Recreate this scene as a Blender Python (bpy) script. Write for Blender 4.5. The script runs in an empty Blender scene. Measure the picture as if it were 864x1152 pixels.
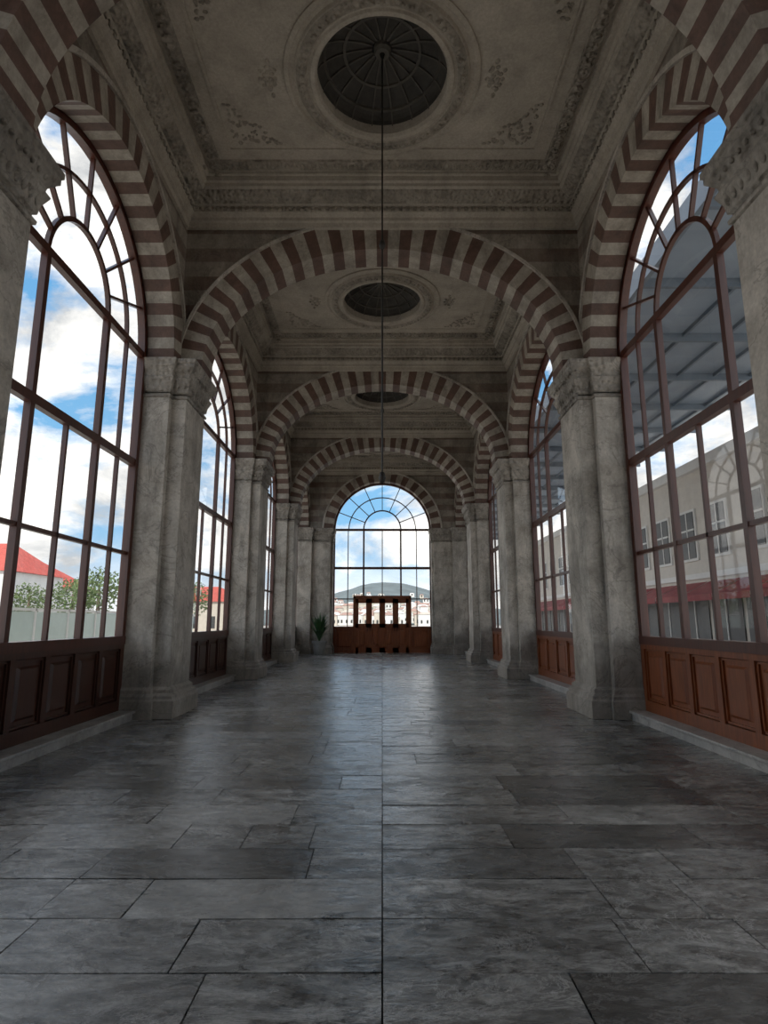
import bpy, math, random
from mathutils import Vector
random.seed(7)
C=bpy.context
S=C.scene
pi=math.pi
# ------------------------------------------------------------ materials
def newmat(name):
    m=bpy.data.materials.new(name); m.use_nodes=True
    nt=m.node_tree; nt.nodes.clear()
    o=nt.nodes.new('ShaderNodeOutputMaterial')
    b=nt.nodes.new('ShaderNodeBsdfPrincipled')
    nt.links.new(b.outputs[0],o.inputs[0])
    return m,nt,b
def N(nt,t,**k):
    n=nt.nodes.new(t)
    for a,v in k.items():
        if a.startswith('_'): setattr(n,a[1:],v)
        else: n.inputs[a.replace('_',' ')].default_value=v
    return n
def L(nt,a,b): nt.links.new(a,b)
def coords(nt,scale=(1,1,1)):
    t=nt.nodes.new('ShaderNodeTexCoord'); mp=nt.nodes.new('ShaderNodeMapping')
    mp.inputs['Scale'].default_value=scale
    L(nt,t.outputs['Object'],mp.inputs['Vector']); return mp.outputs[0]
def noise(nt,vec,scale,detail=6,rough=.6,dist=0):
    n=N(nt,'ShaderNodeTexNoise'); n.inputs['Scale'].default_value=scale
    n.inputs['Detail'].default_value=detail; n.inputs['Roughness'].default_value=rough
    n.inputs['Distortion'].default_value=dist
    L(nt,vec,n.inputs['Vector']); return n.outputs[0]
def ramp(nt,fac,stops):
    r=nt.nodes.new('ShaderNodeValToRGB')
    e=r.color_ramp.elements
    while len(e)<len(stops): e.new(.5)
    for i,(p,c) in enumerate(stops):
        e[i].position=p
        if not hasattr(c,'__len__'): c=(c,c,c)
        e[i].color=(c[0],c[1],c[2],1)
    L(nt,fac,r.inputs[0]); return r.outputs[0]
def mix(nt,fac,a,b,mode='MIX'):
    m=nt.nodes.new('ShaderNodeMix'); m.data_type='RGBA'; m.blend_type=mode
    if hasattr(fac,'links'): L(nt,fac,m.inputs[0])
    else: m.inputs[0].default_value=fac
    for s,i in ((a,6),(b,7)):
        if hasattr(s,'links'): L(nt,s,m.inputs[i])
        else: m.inputs[i].default_value=(s[0],s[1],s[2],1)
    return m.outputs[2]
def bump(nt,b,h,st=.3,dist=.02):
    n=nt.nodes.new('ShaderNodeBump'); n.inputs['Strength'].default_value=st; n.inputs['Distance'].default_value=dist
    L(nt,h,n.inputs['Height']); L(nt,n.outputs[0],b.inputs['Normal'])
def stone(name,lo,hi,dark=(.07,.06,.05),rough=.75,scale=1.3,ornate=0,streak=.6,stripes=None,vein=.45,base=0):
    m,nt,b=newmat(name)
    v=coords(nt); vs=coords(nt,(1,1,.22))
    n1=noise(nt,v,scale,8,.65,.4)
    col=ramp(nt,n1,[(.32,lo),(.68,hi)])
    sx=nt.nodes.new('ShaderNodeSeparateXYZ'); L(nt,v,sx.inputs[0])
    if stripes:
        a=N(nt,'ShaderNodeMath',_operation='MULTIPLY'); L(nt,sx.outputs[2],a.inputs[0]); a.inputs[1].default_value=1/stripes[1]
        f=N(nt,'ShaderNodeMath',_operation='FRACT'); L(nt,a.outputs[0],f.inputs[0])
        g=ramp(nt,f.outputs[0],[(.0,0),(.02,1),(.48,1),(.5,0)])
        n5=noise(nt,v,2.2,4)
        g2=mix(nt,1.0,g,ramp(nt,n5,[(.3,.35),(.7,1)]),'MULTIPLY')
        col=mix(nt,g2,col,stripes[0])
    n2=noise(nt,vs,2.3,7,.7,.2)
    col=mix(nt,ramp(nt,n2,[(.46,0),(.68,streak)]),col,dark)
    n3=noise(nt,v,24,5,.7)
    col=mix(nt,.6,col,ramp(nt,n3,[(.3,.5),(.7,1.0)]),'MULTIPLY')
    n6=noise(nt,v,1.1,6,.6,1.2)
    col=mix(nt,ramp(nt,n6,[(.485,0),(.5,vein),(.515,0)]),col,dark)
    if base:
        n7=noise(nt,v,3,6,.7)
        ad=N(nt,'ShaderNodeMath',_operation='MULTIPLY_ADD'); L(nt,n7,ad.inputs[0]); ad.inputs[1].default_value=-1.3; L(nt,sx.outputs[2],ad.inputs[2])
        col=mix(nt,ramp(nt,ad.outputs[0],[(0,base),(.4,0)]),col,dark)
    L(nt,col,b.inputs['Base Color']); b.inputs['Roughness'].default_value=rough
    if ornate:
        vo=N(nt,'ShaderNodeTexVoronoi'); vo.feature='SMOOTH_F1'; vo.inputs['Scale'].default_value=ornate
        L(nt,v,vo.inputs['Vector']); bump(nt,b,vo.outputs[0],1.0,.06)
    else: bump(nt,b,n3,.45,.014)
    return m
M_pier=stone('pier_marble',(.33,.29,.24),(.76,.685,.59),scale=1.6,base=.5,streak=.55)
M_cap=stone('carved_marble',(.21,.182,.15),(.52,.465,.395),ornate=13)
M_wall=stone('banded_wall_stone',(.21,.183,.148),(.42,.365,.30),stripes=((.16,.10,.076),.56),scale=2)
M_ceil=stone('aged_plaster',(.40,.35,.285),(.58,.51,.42),scale=.7,streak=.3,rough=.85,vein=.12)
M_orn=stone('ornate_plaster',(.27,.235,.19),(.47,.41,.335),ornate=16,scale=2,vein=.1)
M_vl=stone('voussoir_pale',(.29,.25,.20),(.55,.485,.40),scale=3,streak=.5,vein=.2)
M_vd=stone('voussoir_red',(.078,.042,.031),(.17,.092,.068),scale=3,streak=.35,vein=.2)
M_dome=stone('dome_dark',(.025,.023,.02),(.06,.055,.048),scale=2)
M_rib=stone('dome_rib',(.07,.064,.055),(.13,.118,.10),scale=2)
M_curb=stone('curb_marble',(.30,.29,.27),(.55,.53,.50),scale=2,rough=.4)
def wood(name,c1,c2,rough=.35):
    m,nt,b=newmat(name)
    v=coords(nt,(14,14,1.2)); n=noise(nt,v,2.0,6,.6,.6)
    col=ramp(nt,n,[(.3,c1),(.7,c2)])
    L(nt,col,b.inputs['Base Color']); b.inputs['Roughness'].default_value=rough
    bump(nt,b,n,.15,.004); return m
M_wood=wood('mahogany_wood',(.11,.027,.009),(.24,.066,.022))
M_wood_shade=wood('shaded_mahogany_wood',(.022,.007,.004),(.055,.016,.008))  # same mahogany, backlit shade of the left dado put into its colour
M_frame=wood('mahogany_frame',(.04,.010,.006),(.08,.020,.010),.4)
def plain(name,c,rough=.6,metal=0,nz=.25,sc=3):
    m,nt,b=newmat(name); v=coords(nt); n=noise(nt,v,sc,5)
    col=mix(nt,ramp(nt,n,[(.3,0),(.7,1)]),[x*(1-nz) for x in c],[min(1,x*(1+nz)) for x in c])
    L(nt,col,b.inputs['Base Color']); b.inputs['Roughness'].default_value=rough; b.inputs['Metallic'].default_value=metal
    return m
M_iron=plain('dark_iron',(.03,.028,.025),.5,.6)
M_leaf=plain('leaf_green',(.03,.075,.022),.5)
M_pot=plain('grey_pot',(.22,.22,.21),.6)
M_white=plain('white_render',(.72,.72,.70),.8,nz=.06)
M_beige=plain('beige_render',(.52,.47,.40),.8,nz=.1)
M_fac=plain('station_facade_render',(.60,.56,.50),.85,nz=.08)
M_roof=plain('red_roof_tile',(.50,.07,.05),.8)
M_roof2=plain('faded_roof_tile',(.36,.22,.18),.8)
M_awn=plain('maroon_awning',(.24,.03,.035),.8)
M_slate=plain('slate_blue_steel',(.13,.17,.22),.5,nz=.15,sc=.6)
M_slate2=plain('slate_blue_panel',(.26,.33,.42),.5,nz=.12,sc=.6)
M_dglass=plain('dark_shop_glass',(.015,.018,.02),.5,nz=.2)
M_hill=plain('hill_green',(.10,.13,.14),.9,nz=.3,sc=.05)
M_pave=plain('pavement',(.44,.41,.37),.8,nz=.1,sc=.5)
M_tree=plain('tree_leaves',(.08,.13,.04),.8,nz=.4,sc=1)
M_bark=plain('bark',(.10,.07,.05),.9)
M_frost=plain('pale_green_glass_panel',(.50,.62,.58),.2,nz=.05)
M_grout=plain('floor_grout',(.012,.012,.011),.9)
# window glass
m=bpy.data.materials.new('window_glass'); m.use_nodes=True; nt=m.node_tree; nt.nodes.clear()
o=nt.nodes.new('ShaderNodeOutputMaterial'); mx=nt.nodes.new('ShaderNodeMixShader')
tr=nt.nodes.new('ShaderNodeBsdfTransparent'); tr.inputs[0].default_value=(.95,.965,.97,1)
gl=nt.nodes.new('ShaderNodeBsdfGlossy'); gl.inputs['Roughness'].default_value=.02
fr=nt.nodes.new('ShaderNodeFresnel'); ge=nt.nodes.new('ShaderNodeNewGeometry')
mr=nt.nodes.new('ShaderNodeMapRange'); mr.inputs['To Min'].default_value=1.55; mr.inputs['To Max'].default_value=1/1.55
L(nt,ge.outputs['Backfacing'],mr.inputs['Value']); L(nt,mr.outputs[0],fr.inputs['IOR'])
L(nt,fr.outputs[0],mx.inputs[0]); L(nt,tr.outputs[0],mx.inputs[1]); L(nt,gl.outputs[0],mx.inputs[2]); L(nt,mx.outputs[0],o.inputs[0])
M_glass=m
# floor slabs
m,nt,b=newmat('grey_marble_slabs')
v=coords(nt); at=nt.nodes.new('ShaderNodeAttribute'); at.attribute_name='slab'
off=N(nt,'ShaderNodeVectorMath',_operation='MULTIPLY_ADD'); L(nt,at.outputs['Color'],off.inputs[0]); off.inputs[1].default_value=(37,53,11); L(nt,v,off.inputs[2])
mp=nt.nodes.new('ShaderNodeMapping'); mp.inputs['Scale'].default_value=(.7,1.5,1); mp.inputs['Rotation'].default_value=(0,0,.25); L(nt,off.outputs[0],mp.inputs[0]); ov=mp.outputs[0]
n1=noise(nt,ov,2.6,10,.78,1.4)
n2=noise(nt,ov,11,9,.78,.6)
n4=noise(nt,v,.75,4,.55)
c=ramp(nt,n1,[(.38,(.075,.072,.066)),(.5,(.245,.237,.22)),(.61,(.52,.505,.47))])
c=mix(nt,.95,c,ramp(nt,n2,[(.38,.15),(.58,1.0)]),'MULTIPLY')
n8=noise(nt,ov,1.5,8,.72,2.0)
c=mix(nt,ramp(nt,n8,[(.484,0),(.5,.7),(.516,0)]),c,(.62,.60,.57))
sp=nt.nodes.new('ShaderNodeSeparateColor'); L(nt,at.outputs['Color'],sp.inputs[0])
c=mix(nt,1.0,c,ramp(nt,sp.outputs[2],[(0,.22),(.08,.45),(.25,.72),(.6,1.0),(1,1.0)]),'MULTIPLY')
c=mix(nt,ramp(nt,sp.outputs[2],[(.85,0),(1,.4)]),c,(.52,.505,.47))
c=mix(nt,1.0,c,ramp(nt,n4,[(.35,.65),(.65,1.0)]),'MULTIPLY')
n9=noise(nt,v,2.1,10,.76,.8)
c=mix(nt,ramp(nt,n9,[(.575,0),(.62,.9)]),c,(.022,.021,.019))
L(nt,c,b.inputs['Base Color'])
n10=noise(nt,ov,4.5,8,.7,.5)
rr=mix(nt,1.0,ramp(nt,n10,[(.38,.12),(.62,.46)]),ramp(nt,sp.outputs[0],[(0,.65),(1,1.0)]),'MULTIPLY'); L(nt,rr,b.inputs['Roughness'])
b.inputs['Specular IOR Level'].default_value=1.0
n3=noise(nt,ov,7,8,.66,.3)
bump(nt,b,n3,.55,.016)
M_floor=m
# ------------------------------------------------------------ mesh builder
class MB:
    def __init__(s): s.v=[];s.f=[];s.m=[];s.mats=[]
    def mi(s,mat):
        if mat not in s.mats: s.mats.append(mat)
        return s.mats.index(mat)
    def poly(s,pts,mat):
        i=len(s.v); s.v+= [tuple(p) for p in pts]; s.f.append(tuple(range(i,i+len(pts)))); s.m.append(s.mi(mat))
    def hexa(s,p,mat):
        i=len(s.v); s.v+=[tuple(q) for q in p]; k=s.mi(mat)
        for f in ((3,2,1,0),(4,5,6,7),(0,1,5,4),(1,2,6,5),(2,3,7,6),(3,0,4,7)):
            s.f.append(tuple(i+a for a in f)); s.m.append(k)
    def box(s,x0,x1,y0,y1,z0,z1,mat,T=None):
        p=[(x0,y0,z0),(x1,y0,z0),(x1,y1,z0),(x0,y1,z0),(x0,y0,z1),(x1,y0,z1),(x1,y1,z1),(x0,y1,z1)]
        if T: p=[T(*q) for q in p]
        s.hexa(p,mat)
    def sweep(s,prof,x0,x1,y0,y1,mat,cap=True):
        k=s.mi(mat); i0=len(s.v)
        for o,z in prof:
            s.v+=[(x0-o,y0-o,z),(x1+o,y0-o,z),(x1+o,y1+o,z),(x0-o,y1+o,z)]
        for j in range(len(prof)-1):
            a=i0+4*j; b_=a+4
            for q in range(4):
                r=(q+1)%4; s.f.append((a+q,a+r,b_+r,b_+q)); s.m.append(k)
        if cap:
            s.f.append((i0+3,i0+2,i0+1,i0)); s.m.append(k)
            e=i0+4*(len(prof)-1); s.f.append((e,e+1,e+2,e+3)); s.m.append(k)
    def lathe(s,prof,cx,cy,mat,n=64,cz=0):
        k=s.mi(mat); i0=len(s.v)
        for r,z in prof:
            for j in range(n):
                a=2*pi*j/n; s.v.append((cx+r*math.cos(a),cy+r*math.sin(a),cz+z))
        for q in range(len(prof)-1):
            for j in range(n):
                a=i0+q*n; s.f.append((a+j,a+(j+1)%n,a+n+(j+1)%n,a+n+j)); s.m.append(k)
    def blob(s,c,r,mat,seg=8,rng=4):
        k=s.mi(mat); i0=len(s.v)
        for a in range(rng+1):
            t=pi*a/rng
            for j in range(seg):
                u=2*pi*j/seg
                s.v.append((c[0]+r[0]*math.sin(t)*math.cos(u),c[1]+r[1]*math.sin(t)*math.sin(u),c[2]+r[2]*math.cos(t)))
        for a in range(rng):
            for j in range(seg):
                q=i0+a*seg; s.f.append((q+j,q+(j+1)%seg,q+seg+(j+1)%seg,q+seg+j)); s.m.append(k)
    def done(s,name,smooth=False,bevel=0):
        me=bpy.data.meshes.new(name); me.from_pydata(s.v,[],s.f)
        for mt in s.mats: me.materials.append(mt)
        me.polygons.foreach_set('material_index',s.m)
        if smooth: me.polygons.foreach_set('use_smooth',[True]*len(s.f))
        me.update(); ob=bpy.data.objects.new(name,me); C.collection.objects.link(ob)
        if bevel:
            b=ob.modifiers.new('bevel','BEVEL'); b.width=bevel; b.segments=2; b.limit_method='ANGLE'
        return ob
TR=lambda u,v,z:(v,u,z)
TL=lambda u,v,z:(-v,u,z)
TE=lambda u,v,z:(u,v,z)
# ------------------------------------------------------------ dimensions
EYE=1.45; ZS=5.79; ZT=9.9; ZC=9.25
XP=3.30; XW=3.56; XG=4.0; XO=4.09
piers=[(3.85,4.97),(9.45,10.45),(15.65,16.65),(21.85,22.85)]
YE=28.0
bays=[(-1.0,3.73),(5.09,9.33),(10.57,15.53),(16.77,21.73),(22.97,27.85)]
segs=[(-1.6,4.42),(4.42,10.0),(10.0,16.2),(16.2,22.4),(22.4,YE+.7)]
def arch_wall(mb,T,u0,u1,uc,a,b,zs,zb,zt,v0,v1,mat,n=48,jamb=True):
    pts=[(uc-a*math.cos(pi*i/n),zs+b*math.sin(pi*i/n)) for i in range(n+1)]
    for v in (v0,v1):
        mb.poly([T(u0,v,zb),T(uc-a,v,zb),T(uc-a,v,zs),T(u0,v,zs)],mat)
        mb.poly([T(u1,v,zb),T(uc+a,v,zb),T(uc+a,v,zs),T(u1,v,zs)],mat)
        mb.poly([T(u0,v,zs),T(uc-a,v,zs),T(uc-a,v,zt),T(u0,v,zt)],mat)
        mb.poly([T(u1,v,zs),T(uc+a,v,zs),T(uc+a,v,zt),T(u1,v,zt)],mat)
        for i in range(n):
            (p,q),(r,s)=pts[i],pts[i+1]
            mb.poly([T(p,v,q),T(r,v,s),T(r,v,zt),T(p,v,zt)],mat)
    for i in range(n):
        (p,q),(r,s)=pts[i],pts[i+1]
        mb.poly([T(p,v0,q),T(r,v0,s),T(r,v1,s),T(p,v1,q)],mat)
    if jamb:
        for u in (uc-a,uc+a): mb.poly([T(u,v0,zb),T(u,v1,zb),T(u,v1,zs),T(u,v0,zs)],mat)
    for u in (u0,u1): mb.poly([T(u,v0,zb),T(u,v1,zb),T(u,v1,zt),T(u,v0,zt)],mat)
def ring(mb,T,uc,a,b,th,zs,v0,v1,n,sub=2,thc=None,m1=None,m2=None):
    thc=thc or th
    for i in range(n):
        mat=(m1 or M_vl) if i%2 else (m2 or M_vd)
        for j in range(sub):
            t0=pi*(i+j/sub)/n; t1=pi*(i+(j+1)/sub)/n
            P=[]
            for v in (v0,v1):
                for t,o in ((t0,0),(t1,0),(t1,1),(t0,1)):
                    A=a+o*th; B=b+o*thc
                    P.append(T(uc-A*math.cos(t),v,zs+B*math.sin(t)))
            mb.hexa(P,mat)
# ------------------------------------------------------------ walls
for nm,T in (('wall_right',TR),('wall_left',TL)):
    mb=MB()
    for (o0,o1),(s0,s1) in zip(bays,segs):
        arch_wall(mb,T,s0,s1,(o0+o1)/2,(o1-o0)/2,2.1,ZS,-.2,ZT,XW,XO,M_wall)
    mb.box(-2.5,-1.6,XW,XO,-.2,ZT,M_wall,T)
    mb.done(nm)
    for (o0,o1) in bays:
        mb=MB(); uc=(o0+o1)/2; a=(o1-o0)/2
        ring(mb,T,uc,a-.03,2.07,.46,ZS,XW-.05,XG-.05,35)
        # thin hood mould
        ring(mb,T,uc,a+.43,2.53,.07,ZS,XW-.09,XW+.02,35,m1=M_pier,m2=M_pier)
        mb.done('striped_window_arch')
mb=MB(); mb.box(-XO,XO,-2.8,-2.5,-.2,ZT,M_wall); mb.done('wall_back')
mb=MB()
RE=2.38
arch_wall(mb,TE,-XO,XO,0,RE,RE,ZS,-.2,ZT,YE,YE+.7,M_wall)
mb.done('wall_end')
mb=MB(); ring(mb,TE,0,RE-.03,RE-.03,.45,ZS,YE-.05,YE+.38,29); ring(mb,TE,0,RE+.42,RE+.42,.07,ZS,YE-.09,YE+.02,29,m1=M_pier,m2=M_pier); mb.done('striped_end_arch')
# transverse arches
for n0,f0 in piers:
    y0=n0+.2; y1=n0+.75
    mb=MB(); arch_wall(mb,TE,-XW-.05,XW+.05,0,3.2,2.36,ZS,ZS-.02,ZT,y0+.04,y1-.04,M_wall,jamb=False)
    ring(mb,TE,0,3.14,2.29,.42,ZS,y0,y1,49,thc=.56)
    ring(mb,TE,0,3.55,2.85,.05,ZS,y0-.04,y1,49,m1=M_pier,m2=M_pier)
    mb.done('striped_stone_arch')
# pillars
base=[(.13,0),(.13,.26),(.10,.29),(.10,.33),(.05,.37),(.05,.42),(0,.46),(0,.47)]
cap=[(0,5.12),(.03,5.13),(.035,5.17),(.0,5.19),(.0,5.22),(.03,5.24),(.045,5.34),(.09,5.44),(.10,5.47),(.06,5.49),(.07,5.55),(.13,5.63),(.15,5.65),(.15,5.71),(.17,5.73),(.17,5.79),(0,5.80)]
def pillar(x0,x1,y0,y1,mb,basef=1,capf=1):
    mb.sweep([(0,0),(0,ZS)],x0,x1,y0,y1,M_pier)
    mb.sweep([(o*basef,z) for o,z in base],x0,x1,y0,y1,M_pier)
    mb.sweep([(o*capf,z) for o,z in cap],x0,x1,y0,y1,M_cap)
for n0,f0 in piers:
    for sgn in (1,-1):
        mb=MB()
        xs=sorted((sgn*XP,sgn*(XW+.1))); pillar(xs[0],xs[1],n0,f0,mb)
        xs=sorted((sgn*(XW-.02),sgn*(XG-.02))); pillar(xs[0],xs[1],n0-.125,f0+.125,mb,.55,.6)
        # leaves on the capital
        nl=int((f0-n0)/.11)
        for i in range(nl+1):
            y=n0+.03+(f0-n0-.06)*i/nl
            mb.blob((sgn*(XP-.045),y,5.41),(.04,.042,.12),M_cap,10,6)
            mb.blob((sgn*(XP-.105),y,5.60),(.03,.035,.03),M_cap,8,5)
        for i in range(3):
            mb.blob((sgn*(XP+.03+.11*i),n0-.045,5.41),(.042,.04,.12),M_cap,10,6)
            mb.blob((sgn*(XP-.03+.11*i),n0-.105,5.60),(.035,.03,.03),M_cap,8,5)
        mb.done('stone_pillar',bevel=.012)
for sgn in (1,-1):
    mb=MB(); xs=sorted((sgn*(RE+.05),sgn*3.5)); pillar(xs[0]+.0,xs[1],YE-.3,YE+.05,mb,1,.8)
    xs=sorted((sgn*(RE-.05),sgn*2.7)); pillar(xs[0],xs[1],YE-.1,YE+.36,mb,.6,.6)
    xs=sorted((sgn*3.3,sgn*3.94)); pillar(xs[0],xs[1],YE-.55,YE+.05,mb,.5,.5)
    mb.done('end_pilaster',bevel=.012)
# ------------------------------------------------------------ ceiling + cornices
edges=[(-2.5,piers[0][0]+.2)]+[(piers[i][0]+.75,piers[i+1][0]+.2) for i in range(3)]+[(piers[3][0]+.75,YE)]
ceil=MB(); corn=MB()
coff=[0,.22,.45,.5,.4]
cprof=[(0,8.46),(-.05,8.47),(-.06,8.56),(-.10,8.58),(-.10,8.64),(-.16,8.70),(-.17,8.76),(-.14,8.78),(-.14,8.82),(-.2,8.86),(-.28,8.93),(-.38,9.0),(-.42,9.02),(-.42,9.08),(-.46,9.1),(-.46,9.19),(-.50,9.20),(-.50,9.26)]
for bi,(y0,y1) in enumerate(edges):
    cy=(y0+y1)/2+coff[bi]
    if bi==0: 
        ceil.box(-XO,XO,y0,y1,ZC,ZC+.1,M_ceil)
    else:
        r=.95; n=96; pin=[];pout=[]
        for j in range(n):
            a=2*pi*j/n; c_,s_=math.cos(a),math.sin(a)
            k=min((XW+.1)/max(abs(c_),1e-6),((y1-y0)/2+.05)/max(abs(s_),1e-6))
            pin.append((r*c_,cy+r*s_,ZC)); pout.append((k*c_,(y0+y1)/2+k*s_,ZC))
        for j in range(n):
            ceil.poly([pin[j],pin[(j+1)%n],pout[(j+1)%n],pout[j]],M_ceil)
        d=MB()
        # ring mouldings
        d.lathe([(1.42,ZC+.01),(1.42,ZC-.03),(1.36,ZC-.05),(1.33,ZC-.02),(1.28,ZC-.02),(1.26,ZC-.06),(1.2,ZC-.09),(1.12,ZC-.09),(1.09,ZC-.05),(1.06,ZC-.05),(1.04,ZC-.08),(.98,ZC-.08),(.95,ZC-.04),(.95,ZC+.12)],0,cy,M_ceil)
        d.lathe([(1.25,ZC-.075),(1.2,ZC-.10),(1.13,ZC-.10),(1.10,ZC-.075)],0,cy,M_orn)
        for j in range(56):
            a=2*pi*j/56; d.blob((1.165*math.cos(a),cy+1.165*math.sin(a),ZC-.10),(.04,.04,.03),M_orn,6,4)
        # dome
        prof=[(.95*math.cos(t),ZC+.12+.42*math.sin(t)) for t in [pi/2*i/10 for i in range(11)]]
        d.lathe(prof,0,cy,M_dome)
        for q in (3,6):
            rr_,zz=prof[q]; d.lathe([(rr_+.02,zz),(rr_+.02,zz-.03),(rr_-.02,zz-.03),(rr_-.02,zz+.02)],0,cy,M_rib)
        for j in range(18):
            a=2*pi*j/18
            for q in range(9):
                (r0,z0),(r1,z1)=prof[q],prof[q+1]; w=.010
                P=[]
                for (rx,zz,dz) in ((r0,z0,-.03),(r1,z1,-.03),(r1,z1,0.01),(r0,z0,0.01)):
                    for sg in (-1,1):
                        P.append((rx*math.cos(a)-sg*w*math.sin(a),cy+rx*math.sin(a)+sg*w*math.cos(a),zz+dz))
                P=[P[0],P[1],P[3],P[2],P[6],P[7],P[5],P[4]]
                d.hexa(P,M_rib)
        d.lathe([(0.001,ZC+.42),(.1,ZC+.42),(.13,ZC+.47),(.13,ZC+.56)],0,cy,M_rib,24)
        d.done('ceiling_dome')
        o_=MB()
        # scroll ornaments beside the dome & leafy corner pieces
        for sx in (-1,1):
            for q in range(16):
                a=q/16*4*pi; rr_=.03+.13*q/16
                o_.blob((sx*1.66+rr_*math.cos(a),cy+1.3*rr_*math.sin(a),ZC),(.035,.035,.025),M_orn,8,4)
            for q in range(6): o_.blob((sx*(1.66+random.uniform(-.08,.08)),cy+(q-2.5)*.11,ZC),(.035,.05,.022),M_orn,8,4)
            hy=(y1-y0)/2-1.12
            for sy in (-1,1):
                for i in range(46):
                    u=random.random(); w_=random.random()
                    if u+w_>1: u,w_=1-u,1-w_
                    s_=random.uniform(.018,.04)
                    o_.blob((sx*(2.44-u*.75),(y0+y1)/2+sy*(hy-w_*.75),ZC),(s_,s_*random.uniform(.8,1.8),.018),M_orn,6,4)
                for i in range(12):
                    t=i/11; o_.blob((sx*(2.44-.75*t),(y0+y1)/2+sy*(hy-.75*(1-t)-.06*math.sin(t*pi*4)),ZC),(.04,.03,.022),M_orn,6,4)
        o_.done('ceiling_ornament')
    corn.sweep(cprof,-XW,XW,y0,y1,M_ceil,cap=False)
    # ornate bands
    corn.sweep([(-.19,8.85),(-.25,8.87),(-.37,8.97),(-.38,8.99)],-XW,XW,y0,y1,M_orn,cap=False)
    corn.sweep([(-.56,9.25),(-.57,9.21),(-.76,9.21),(-.77,9.25)],-XW,XW,y0,y1,M_orn,cap=False)
    corn.sweep([(-.98,9.25),(-.98,9.225),(-1.02,9.225),(-1.02,9.25)],-XW,XW,y0,y1,M_ceil,cap=False)
    # egg mouldings / dentils
    nx=int(2*(XW-.14)/.13); ny=int((y1-y0-.28)/.13)
    for i in range(nx):
        x=-XW+.14+(i+.5)*2*(XW-.14)/nx
        for y in (y0+.15,y1-.15): corn.box(x-.035,x+.035,y-.035,y+.035,8.72,8.80,M_orn)
        for y in (y0+.66,y1-.66): corn.blob((x,y,9.2),(.045,.07,.03),M_orn,6,4)
    for i in range(ny):
        y=y0+.14+(i+.5)*(y1-y0-.28)/ny
        for x in (-XW+.15,XW-.15): corn.box(x-.035,x+.035,y-.035,y+.035,8.72,8.80,M_orn)
        for x in (-XW+.66,XW-.66): corn.blob((x,y,9.2),(.07,.045,.03),M_orn,6,4)
ceil.box(-XO,XO,-2.8,YE+.7,ZT,ZT+.15,M_ceil)
ceil.done('ceiling'); corn.done('trim_1')
# ------------------------------------------------------------ floor
fl=MB(); fl.box(-4.08,4.08,-2.5,YE+.7,-.2,-.012,M_grout)
cols=[]; ncolv=len(fl.v)
y=-2.752; H=.462
while y<YE+.6:
    y1=min(y+H,YE+.65)
    for sgn in (1,-1):
        x=0; first=True
        while x<4.05:
            w=random.choice((.45,.6,.8,1.05,1.3,1.6)) if not first else random.uniform(.35,1.45)
            first=False
            x1=min(x+w,4.08)
            if 4.08-x1<.25: x1=4.08
            g=.004
            xa,xb=sorted((sgn*(x+g),sgn*(x1-g)))
            tx=random.gauss(0,.003); ty=random.gauss(0,.006)
            cx=(xa+xb)/2; cyy=(y+y1)/2
            def zz(px,py): return max(-.006,min(.004,(px-cx)*tx+(py-cyy)*ty))-.0015
            q=[(xa,y+g),(xb,y+g),(xb,y1-g),(xa,y1-g)]
            col=(random.random(),random.random(),random.random(),1)
            P=[(a,b_,-.02) for a,b_ in q]+[(a,b_,zz(a,b_)) for a,b_ in q]
            fl.hexa(P,M_floor); cols+= [col]*8
            x=x1
    y=y1
fo=fl.done('floor',bevel=0)
ca=fo.data.color_attributes.new('slab','FLOAT_COLOR','POINT')
for i in range(len(fo.data.vertices)):
    ca.data[i].color=(0,0,.5,1) if i<ncolv else cols[i-ncolv]
# ------------------------------------------------------------ windows
def bar(mb,T,u0,z0,u1,z1,w,v0,v1,mat):
    dx,dz=u1-u0,z1-z0; l=math.hypot(dx,dz); px,pz=-dz/l*w/2,dx/l*w/2
    P=[]
    for v in (v0,v1):
        P+=[T(u0+px,v,z0+pz),T(u1+px,v,z1+pz),T(u1-px,v,z1-pz),T(u0-px,v,z0-pz)]
    mb.hexa(P,mat)
def arc(mb,T,uc,a,b,zs,w,v0,v1,mat,n=36):
    for i in range(n):
        t0,t1=pi*i/n,pi*(i+1)/n
        P=[]
        for v in (v0,v1):
            for t,o in ((t0,0),(t1,0),(t1,1),(t0,1)):
                P.append(T(uc-(a-w*o)*math.cos(t),v,zs+(b-w*o)*math.sin(t)))
        mb.hexa(P,mat)
def panel(mb,T,u0,u1,z0,z1,v,mat,d=.03):
    # recessed moulding + raised field
    mb.box(u0,u1,v-d*.2,v+.02,z0,z1,mat,T)
    for a,b_,c_,e in ((u0,u1,z0,z0+.025),(u0,u1,z1-.025,z1),(u0,u0+.025,z0,z1),(u1-.025,u1,z0,z1)):
        mb.box(a,b_,v-d*.9,v,c_,e,mat,T)
    i=.075
    if u1-u0>.22:
        P=[T(u0+i,v-d*.2,z0+i),T(u1-i,v-d*.2,z0+i),T(u1-i,v-d*.2,z1-i),T(u0+i,v-d*.2,z1-i)]
        j=i+.03
        Q=[T(u0+j,v-d,z0+j),T(u1-j,v-d,z0+j),T(u1-j,v-d,z1-j),T(u0+j,v-d,z1-j)]
        mb.hexa(P+Q,mat)
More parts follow.
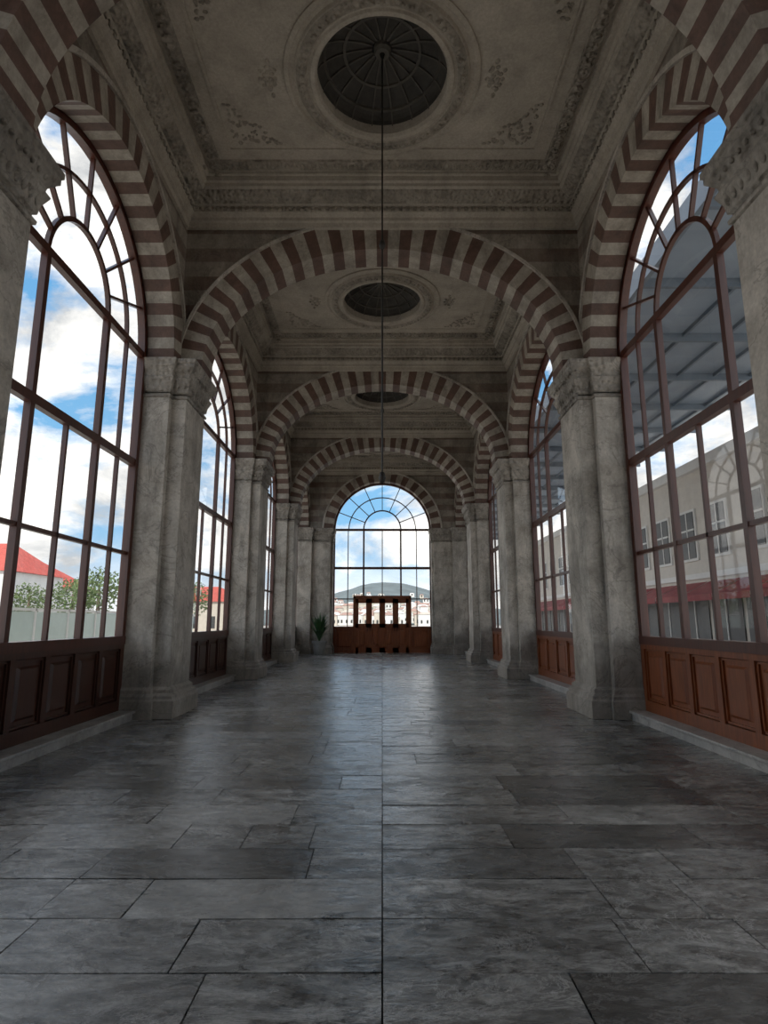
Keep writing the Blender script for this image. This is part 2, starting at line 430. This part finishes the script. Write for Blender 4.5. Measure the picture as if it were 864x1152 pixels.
def window(name,T,uc,a,b,v,door=False):
    mb=MB(); zd=1.15; W0=v-.03; W1=v+.03; F=M_frame; z5=ZS+.04
    arc(mb,T,uc,a,b,ZS,.11,W0-.03,W1+.03,F,48)
    for s in (-1,1):
        u=uc+s*(a-.055); mb.box(u-.055,u+.055,W0-.03,W1+.03,0,ZS,F,T)
    def hz(z,w,d=0): mb.box(uc-a+.05,uc+a-.05,W0-d,W1+d,z-w/2,z+w/2,F,T)
    hz(z5,.11,.015); hz(3.97,.12,.015); hz(2.5,.055)
    if not door: hz(zd+.02,.12,.06)
    k=a/2.05; m1=.77*k; m2=1.42*k
    zb=2.6 if door else zd
    for s in (-1,1):
        bar(mb,T,uc+s*m1,zb,uc+s*m1,z5,.085,W0-.012,W1+.012,F)
        bar(mb,T,uc+s*m2,zd,uc+s*m2,z5,.045,W0,W1,F)
    bar(mb,T,uc,zb,uc,3.97,.045,W0,W1,F)
    if door: bar(mb,T,uc,3.97,uc,z5,.045,W0,W1,F)
    # fanlight
    bb=b-.04
    arc(mb,T,uc,m1+.04,(m1+.04)*b/a*1.05,z5,.065,W0,W1,F,28)
    arc(mb,T,uc,m2,bb*m2/a,z5,.05,W0,W1,F,36)
    for i in range(1,8):
        t=pi*i/8
        c_,s_=-math.cos(t),math.sin(t)
        bar(mb,T,uc+(m1)*c_,z5+m1*b/a*1.05*s_,uc+(a-.08)*c_,z5+(bb-.08)*s_,.04,W0,W1,F)
    # glass
    n=48; g=[T(uc-(a-.03)*math.cos(pi*i/n),v,ZS+(b-.03)*math.sin(pi*i/n)) for i in range(n+1)]
    mb.poly([T(uc+(a-.03),v,zd),T(uc-(a-.03),v,zd)]+g,M_glass)
    # wooden dado
    Wd=M_wood_shade if T is TL else M_wood; z0=.13 if not door else 0
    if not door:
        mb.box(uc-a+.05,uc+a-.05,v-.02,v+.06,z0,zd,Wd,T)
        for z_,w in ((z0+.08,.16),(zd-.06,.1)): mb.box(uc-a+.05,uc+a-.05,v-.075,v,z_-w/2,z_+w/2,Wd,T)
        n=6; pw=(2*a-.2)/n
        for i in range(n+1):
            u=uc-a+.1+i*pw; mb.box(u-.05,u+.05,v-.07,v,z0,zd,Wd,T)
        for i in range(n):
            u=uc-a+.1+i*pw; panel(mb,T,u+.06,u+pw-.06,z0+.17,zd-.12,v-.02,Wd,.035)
    else:
        dw=1.32
        for s in (-1,1):
            ua,ub=sorted((uc+s*dw,uc+s*(a-.1)))
            mb.box(ua,ub,v-.02,v+.06,0,zd+.05,Wd,T); mb.box(ua,ub,v-.07,v,zd-.05,zd+.07,Wd,T); mb.box(ua,ub,v-.07,v,0,.15,Wd,T)
            mb.box(ua,ua+.08,v-.07,v,0,zd,Wd,T); mb.box(ub-.08,ub,v-.07,v,0,zd,Wd,T)
            panel(mb,T,ua+.1,ub-.1,.2,zd-.1,v-.02,Wd,.035)
            mb.box(uc+s*dw-.06,uc+s*dw+.06,v-.1,v+.06,0,2.6,Wd,T)
        mb.box(uc-dw-.06,uc+dw+.06,v-.1,v+.06,2.52,2.66,Wd,T)
    return mb.done(name)
wn=1
for (o0,o1) in bays:
    for T in (TL,TR):
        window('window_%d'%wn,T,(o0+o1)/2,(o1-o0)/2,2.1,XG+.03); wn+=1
window('window_%d'%wn,TE,0,RE,RE,YE+.45,True)
# doors at the end
for i in range(4):
    mb=MB(); w=2.52/4; u0=-1.26+i*w+.0; u1=u0+w; v=YE+.38
    mb.box(u0,u0+.14,v,v+.05,.0,2.53,M_wood); mb.box(u1-.14,u1,v,v+.05,.0,2.53,M_wood)
    mb.box(u0,u1,v,v+.05,.0,.25,M_wood); mb.box(u0,u1,v,v+.05,1.15,1.35,M_wood); mb.box(u0,u1,v,v+.05,2.3,2.53,M_wood)
    mb.box(u0+.1,u1-.1,v+.02,v+.04,.2,1.2,M_wood); panel(mb,TE,u0+.13,u1-.13,.3,1.1,v+.02,M_wood)
    mb.poly([(u0+.1,v+.03,1.3),(u1-.1,v+.03,1.3),(u1-.1,v+.03,2.35),(u0+.1,v+.03,2.35)],M_glass)
    hx=u1-.06 if i%2==0 else u0+.06
    mb.box(hx-.012,hx+.012,v-.05,v-.03,1.0,1.25,M_iron); mb.box(hx-.012,hx+.012,v-.05,v,1.0,1.03,M_iron); mb.box(hx-.012,hx+.012,v-.05,v,1.22,1.25,M_iron)
    mb.done('door_%d'%(i+1))
# curbs
for s,nm in ((1,'baseboard_right'),(-1,'baseboard_left')):
    mb=MB()
    for (o0,o1) in bays:
        xs=sorted((s*3.74,s*4.06)); mb.box(xs[0],xs[1],o0-.02,o1+.02,-.01,.13,M_curb)
        xs=sorted((s*3.70,s*4.06)); mb.box(xs[0],xs[1],o0-.02,o1+.02,.10,.135,M_curb)
    mb.done(nm,bevel=.008)
# ------------------------------------------------------------ hanging lamp cord
for bi in (1,2,3):
    y0,y1=edges[bi]; cy=(y0+y1)/2+coff[bi]
    mb=MB(); zb=3.25 if bi==1 else 6.4
    mb.lathe([(.012,ZC+.43),(.012,zb)],0,cy,M_iron,8)
    for z_ in ([zb,6.55] if bi==1 else [zb]):
        mb.lathe([(.001,z_+.09),(.03,z_+.07),(.045,z_),(.03,z_-.05),(.001,z_-.08)],0,cy,M_iron,12)
    mb.lathe([(.012,ZC+.34),(.03,ZC+.38),(.04,ZC+.43)],0,cy,M_iron,16)
    mb.done('ceiling_pendant_rod',smooth=True)
# ------------------------------------------------------------ potted plant
mb=MB(); px,py=-2.8,26.9
mb.lathe([(.001,0),(.2,0),(.22,.03),(.27,.3),(.31,.52),(.33,.53),(.33,.6),(.29,.6),(.27,.55),(.001,.54)],px,py,M_pot,28)
for i in range(110):
    a=random.uniform(0,2*pi); R=random.uniform(.15,.55); Hh=random.uniform(.7,1.5); w=random.uniform(.035,.07)
    prev=None
    for k in range(6):
        t=k/5; r=R*t**1.4; z=.54+Hh*(t-.25*t*t*(R*2))
        ww=w*math.sin(pi*min(.97,t*.85+.12))
        c_=(px+r*math.cos(a),py+r*math.sin(a),z); q=((c_[0]-ww*math.sin(a),c_[1]+ww*math.cos(a),z),(c_[0]+ww*math.sin(a),c_[1]-ww*math.cos(a),z))
        if prev: mb.poly([prev[0],prev[1],q[1],q[0]],M_leaf)
        prev=q
mb.done('potted_plant')
# ------------------------------------------------------------ exterior
mb=MB(); mb.box(-500,500,-60,700,-.6,-.25,M_pave); mb.done('ground_pavement')
def house(mb,x,y,w,d,z0,h,wall,roof,rh):
    mb.box(x-w/2,x+w/2,y-d/2,y+d/2,z0,z0+h,wall)
    e=.3; z=z0+h
    A=[(x-w/2-e,y-d/2-e,z),(x+w/2+e,y-d/2-e,z),(x+w/2+e,y+d/2+e,z),(x-w/2-e,y+d/2+e,z)]
    r0=(x-w*.25,y,z+rh); r1=(x+w*.25,y,z+rh)
    for f in ((A[0],A[1],r1,r0),(A[2],A[3],r0,r1),(A[1],A[2],r1),(A[3],A[0],r0)): mb.poly(f,roof)
    nw=max(1,int(w/1.8))
    for k in range(max(1,int(h/2.8))):
        for i in range(nw):
            xx=x-w/2+(i+.5)*w/nw
            mb.box(xx-.4,xx+.4,y-d/2-.04,y-d/2+.1,z0+.9+k*2.8,z0+2.3+k*2.8,M_dglass)
mb=MB()
# hill
def hz_(x,y): 
    d=((x-4)/75)**2+((y-500)/150)**2
    return 25*math.exp(-d*1.6)+9*math.exp(-(((y-500)/150)**2)*1.6)-.3
nx_,ny_=60,24; i0=len(mb.v); k=mb.mi(M_hill)
for j in range(ny_+1):
    for i in range(nx_+1):
        x=-260+520*i/nx_; y=260+300*j/ny_; mb.v.append((x,y,hz_(x,y)+random.uniform(-.6,.6)))
for j in range(ny_):
    for i in range(nx_):
        a=i0+j*(nx_+1)+i; mb.f.append((a,a+1,a+nx_+2,a+nx_+1)); mb.m.append(k)
for i in range(420):
    y=random.uniform(240,450); x=random.uniform(-.16,.16)*y; z=max(0,hz_(x,y))-.3
    if z>18 or (z>9 and random.random()<.35): continue
    s_=.6 if z>9 else 1
    house(mb,x,y,random.uniform(3.5,7)*s_,5,z,random.uniform(2.8,5.5)*s_,random.choice((M_white,M_white,M_beige)),random.choice((M_roof2,M_roof2,M_beige,M_white)),random.uniform(.8,1.4)*s_)
mb.done('hillside_town')
mb=MB(); house(mb,-33,49,9,8,-.25,5.5,M_white,M_roof,2.6); house(mb,-40,62,16,9,-.25,5,M_white,M_roof,3); house(mb,-24,75,14,9,-.25,4,M_beige,M_roof,2); mb.done('red_roof_house')
def tree(x,y,h,r):
    mb=MB(); mb.lathe([(.16,-.25),(.11,h*.6),(.05,h*.8)],x,y,M_bark,8)
    for i in range(1100):
        a=random.uniform(0,2*pi); t=random.uniform(-1,1); rr_=r*random.uniform(.5,1.08)
        p=Vector((x+rr_*math.cos(a)*math.sqrt(1-t*t),y+rr_*math.sin(a)*math.sqrt(1-t*t),h-r*.9+rr_*.9*t))
        d1=Vector((random.gauss(0,1),random.gauss(0,1),random.gauss(0,1))).normalized()*r*.065
        d2=Vector((random.gauss(0,1),random.gauss(0,1),random.gauss(0,1))).normalized()*r*.065
        mb.poly([p+d1,p+d2,p-d1,p-d2],M_tree)
    mb.done('garden_tree')
for x,y,h,r in ((-19,40,5.0,1.7),(-21.5,41.5,4.4,1.5),(-17,43,4.4,1.5),(-26,44,4.2,1.5),(-15.2,47,4.6,1.6)): tree(x,y,h,r)
# translucent fence on the left
mb=MB()
for i in range(16):
    y=3+i*2.0
    mb.box(-11.03,-11,y+.04,y+1.96,-.1,1.75,M_frost); mb.box(-11.06,-10.96,y-.03,y+.03,-.25,1.85,M_white)
mb.box(-11.06,-10.96,2.97,35.03,1.78,1.86,M_white); mb.done('glass_fence')
# station building to the right
mb=MB(); X=14.5
mb.box(X,X+8,8,64,-.25,8.6,M_fac)
mb.box(X-.25,X+.1,8,64,8.3,8.75,M_white); mb.box(X-.12,X+.1,8,64,3.35,3.6,M_white)
for i in range(22):
    y=9.5+i*2.5
    mb.box(X-.08,X+.1,y-.1,y+1.3,4.2,6.6,M_white); mb.box(X-.11,X+.1,y+.02,y+1.18,4.32,6.48,M_dglass); mb.box(X-.13,X,y+.57,y+.63,4.3,6.5,M_white); mb.box(X-.13,X,y,y+1.2,5.6,5.68,M_white)
    mb.box(X-.06,X+.1,y-.5,y+1.7,-.2,2.5,M_dglass)
    mb.box(X-.1,X,y+.58,y+.64,-.2,2.5,M_white)
    P=[(X-1.3,y-.6,2.55),(X-1.3,y+1.8,2.55),(X,y+1.8,3.2),(X,y-.6,3.2)]
    mb.poly(P,M_awn); mb.poly([(X-1.3,y-.6,2.55),(X-1.3,y+1.8,2.55),(X-1.3,y+1.8,2.3),(X-1.3,y-.6,2.3)],M_awn)
mb.done('station_building')
# steel and glass canopy in front of the building
mb=MB()
for y in range(5,64,3):
    mb.box(6.6,14.4,y-.05,y+.05,9.95,10.2,M_slate)
for y in (2.5,64): 
    for x in (6.9,13.9): mb.box(x-.12,x+.12,y-.12,y+.12,-.25,10.0,M_slate)
for x in (6.7,8.0,9.3,10.6,11.9,13.2,14.3): mb.box(x-.04,x+.04,2,64,10.08,10.2,M_slate)
mb.box(6.6,14.4,2,64,10.2,10.27,M_slate2); mb.box(6.5,6.62,2,64,9.8,10.35,M_slate)
mb.done('platform_canopy')
# ------------------------------------------------------------ world
w=bpy.data.worlds.new('sky'); S.world=w; w.use_nodes=True; nt=w.node_tree; nt.nodes.clear()
o=nt.nodes.new('ShaderNodeOutputWorld'); bg=nt.nodes.new('ShaderNodeBackground'); L(nt,bg.outputs[0],o.inputs[0])
tc=nt.nodes.new('ShaderNodeTexCoord'); mp=nt.nodes.new('ShaderNodeMapping'); mp.inputs['Scale'].default_value=(1,1,1.9); mp.inputs['Location'].default_value=(3.1,.4,.6)
L(nt,tc.outputs['Generated'],mp.inputs[0])
sx=nt.nodes.new('ShaderNodeSeparateXYZ'); L(nt,tc.outputs['Generated'],sx.inputs[0])
n1=noise(nt,mp.outputs[0],3.8,9,.6,.25)
n2=noise(nt,mp.outputs[0],6,8,.6,.3)
blue=ramp(nt,sx.outputs[2],[(0,(.36,.50,.62)),(.12,(.14,.33,.54)),(.5,(.07,.23,.46)),(1,(.06,.16,.36))])
cl=ramp(nt,n2,[(.34,(.34,.35,.36)),(.6,(.97,.93,.87))])
fac=ramp(nt,n1,[(.42,0),(.54,1)])
hz2=ramp(nt,sx.outputs[2],[(0,1),(.07,.4),(.15,0)])
f2=mix(nt,1.0,fac,hz2,'LIGHTEN')
c=mix(nt,f2,blue,cl); L(nt,c,bg.inputs[0]); bg.inputs[1].default_value=1.9
# sun, high behind the viewer and parallel to the hall
sd=bpy.data.lights.new('sun','SUN'); sd.energy=4.6; sd.angle=.01; sd.color=(1,.92,.80)
so=bpy.data.objects.new('sun',sd); C.collection.objects.link(so); so.rotation_euler=(math.radians(48),0,0); so.location=(0,-20,30)
# ------------------------------------------------------------ camera
cd=bpy.data.cameras.new('camera'); co=bpy.data.objects.new('camera',cd); C.collection.objects.link(co)
co.location=(0,0,EYE); co.rotation_euler=(math.radians(90+10.49),0,0)
cd.sensor_width=36; cd.lens=665/1152*36; cd.shift_x=.0017; cd.clip_end=2000; cd.clip_start=.05
S.camera=co
S.view_settings.view_transform='Standard'; S.view_settings.look='None'; S.view_settings.gamma=1.18
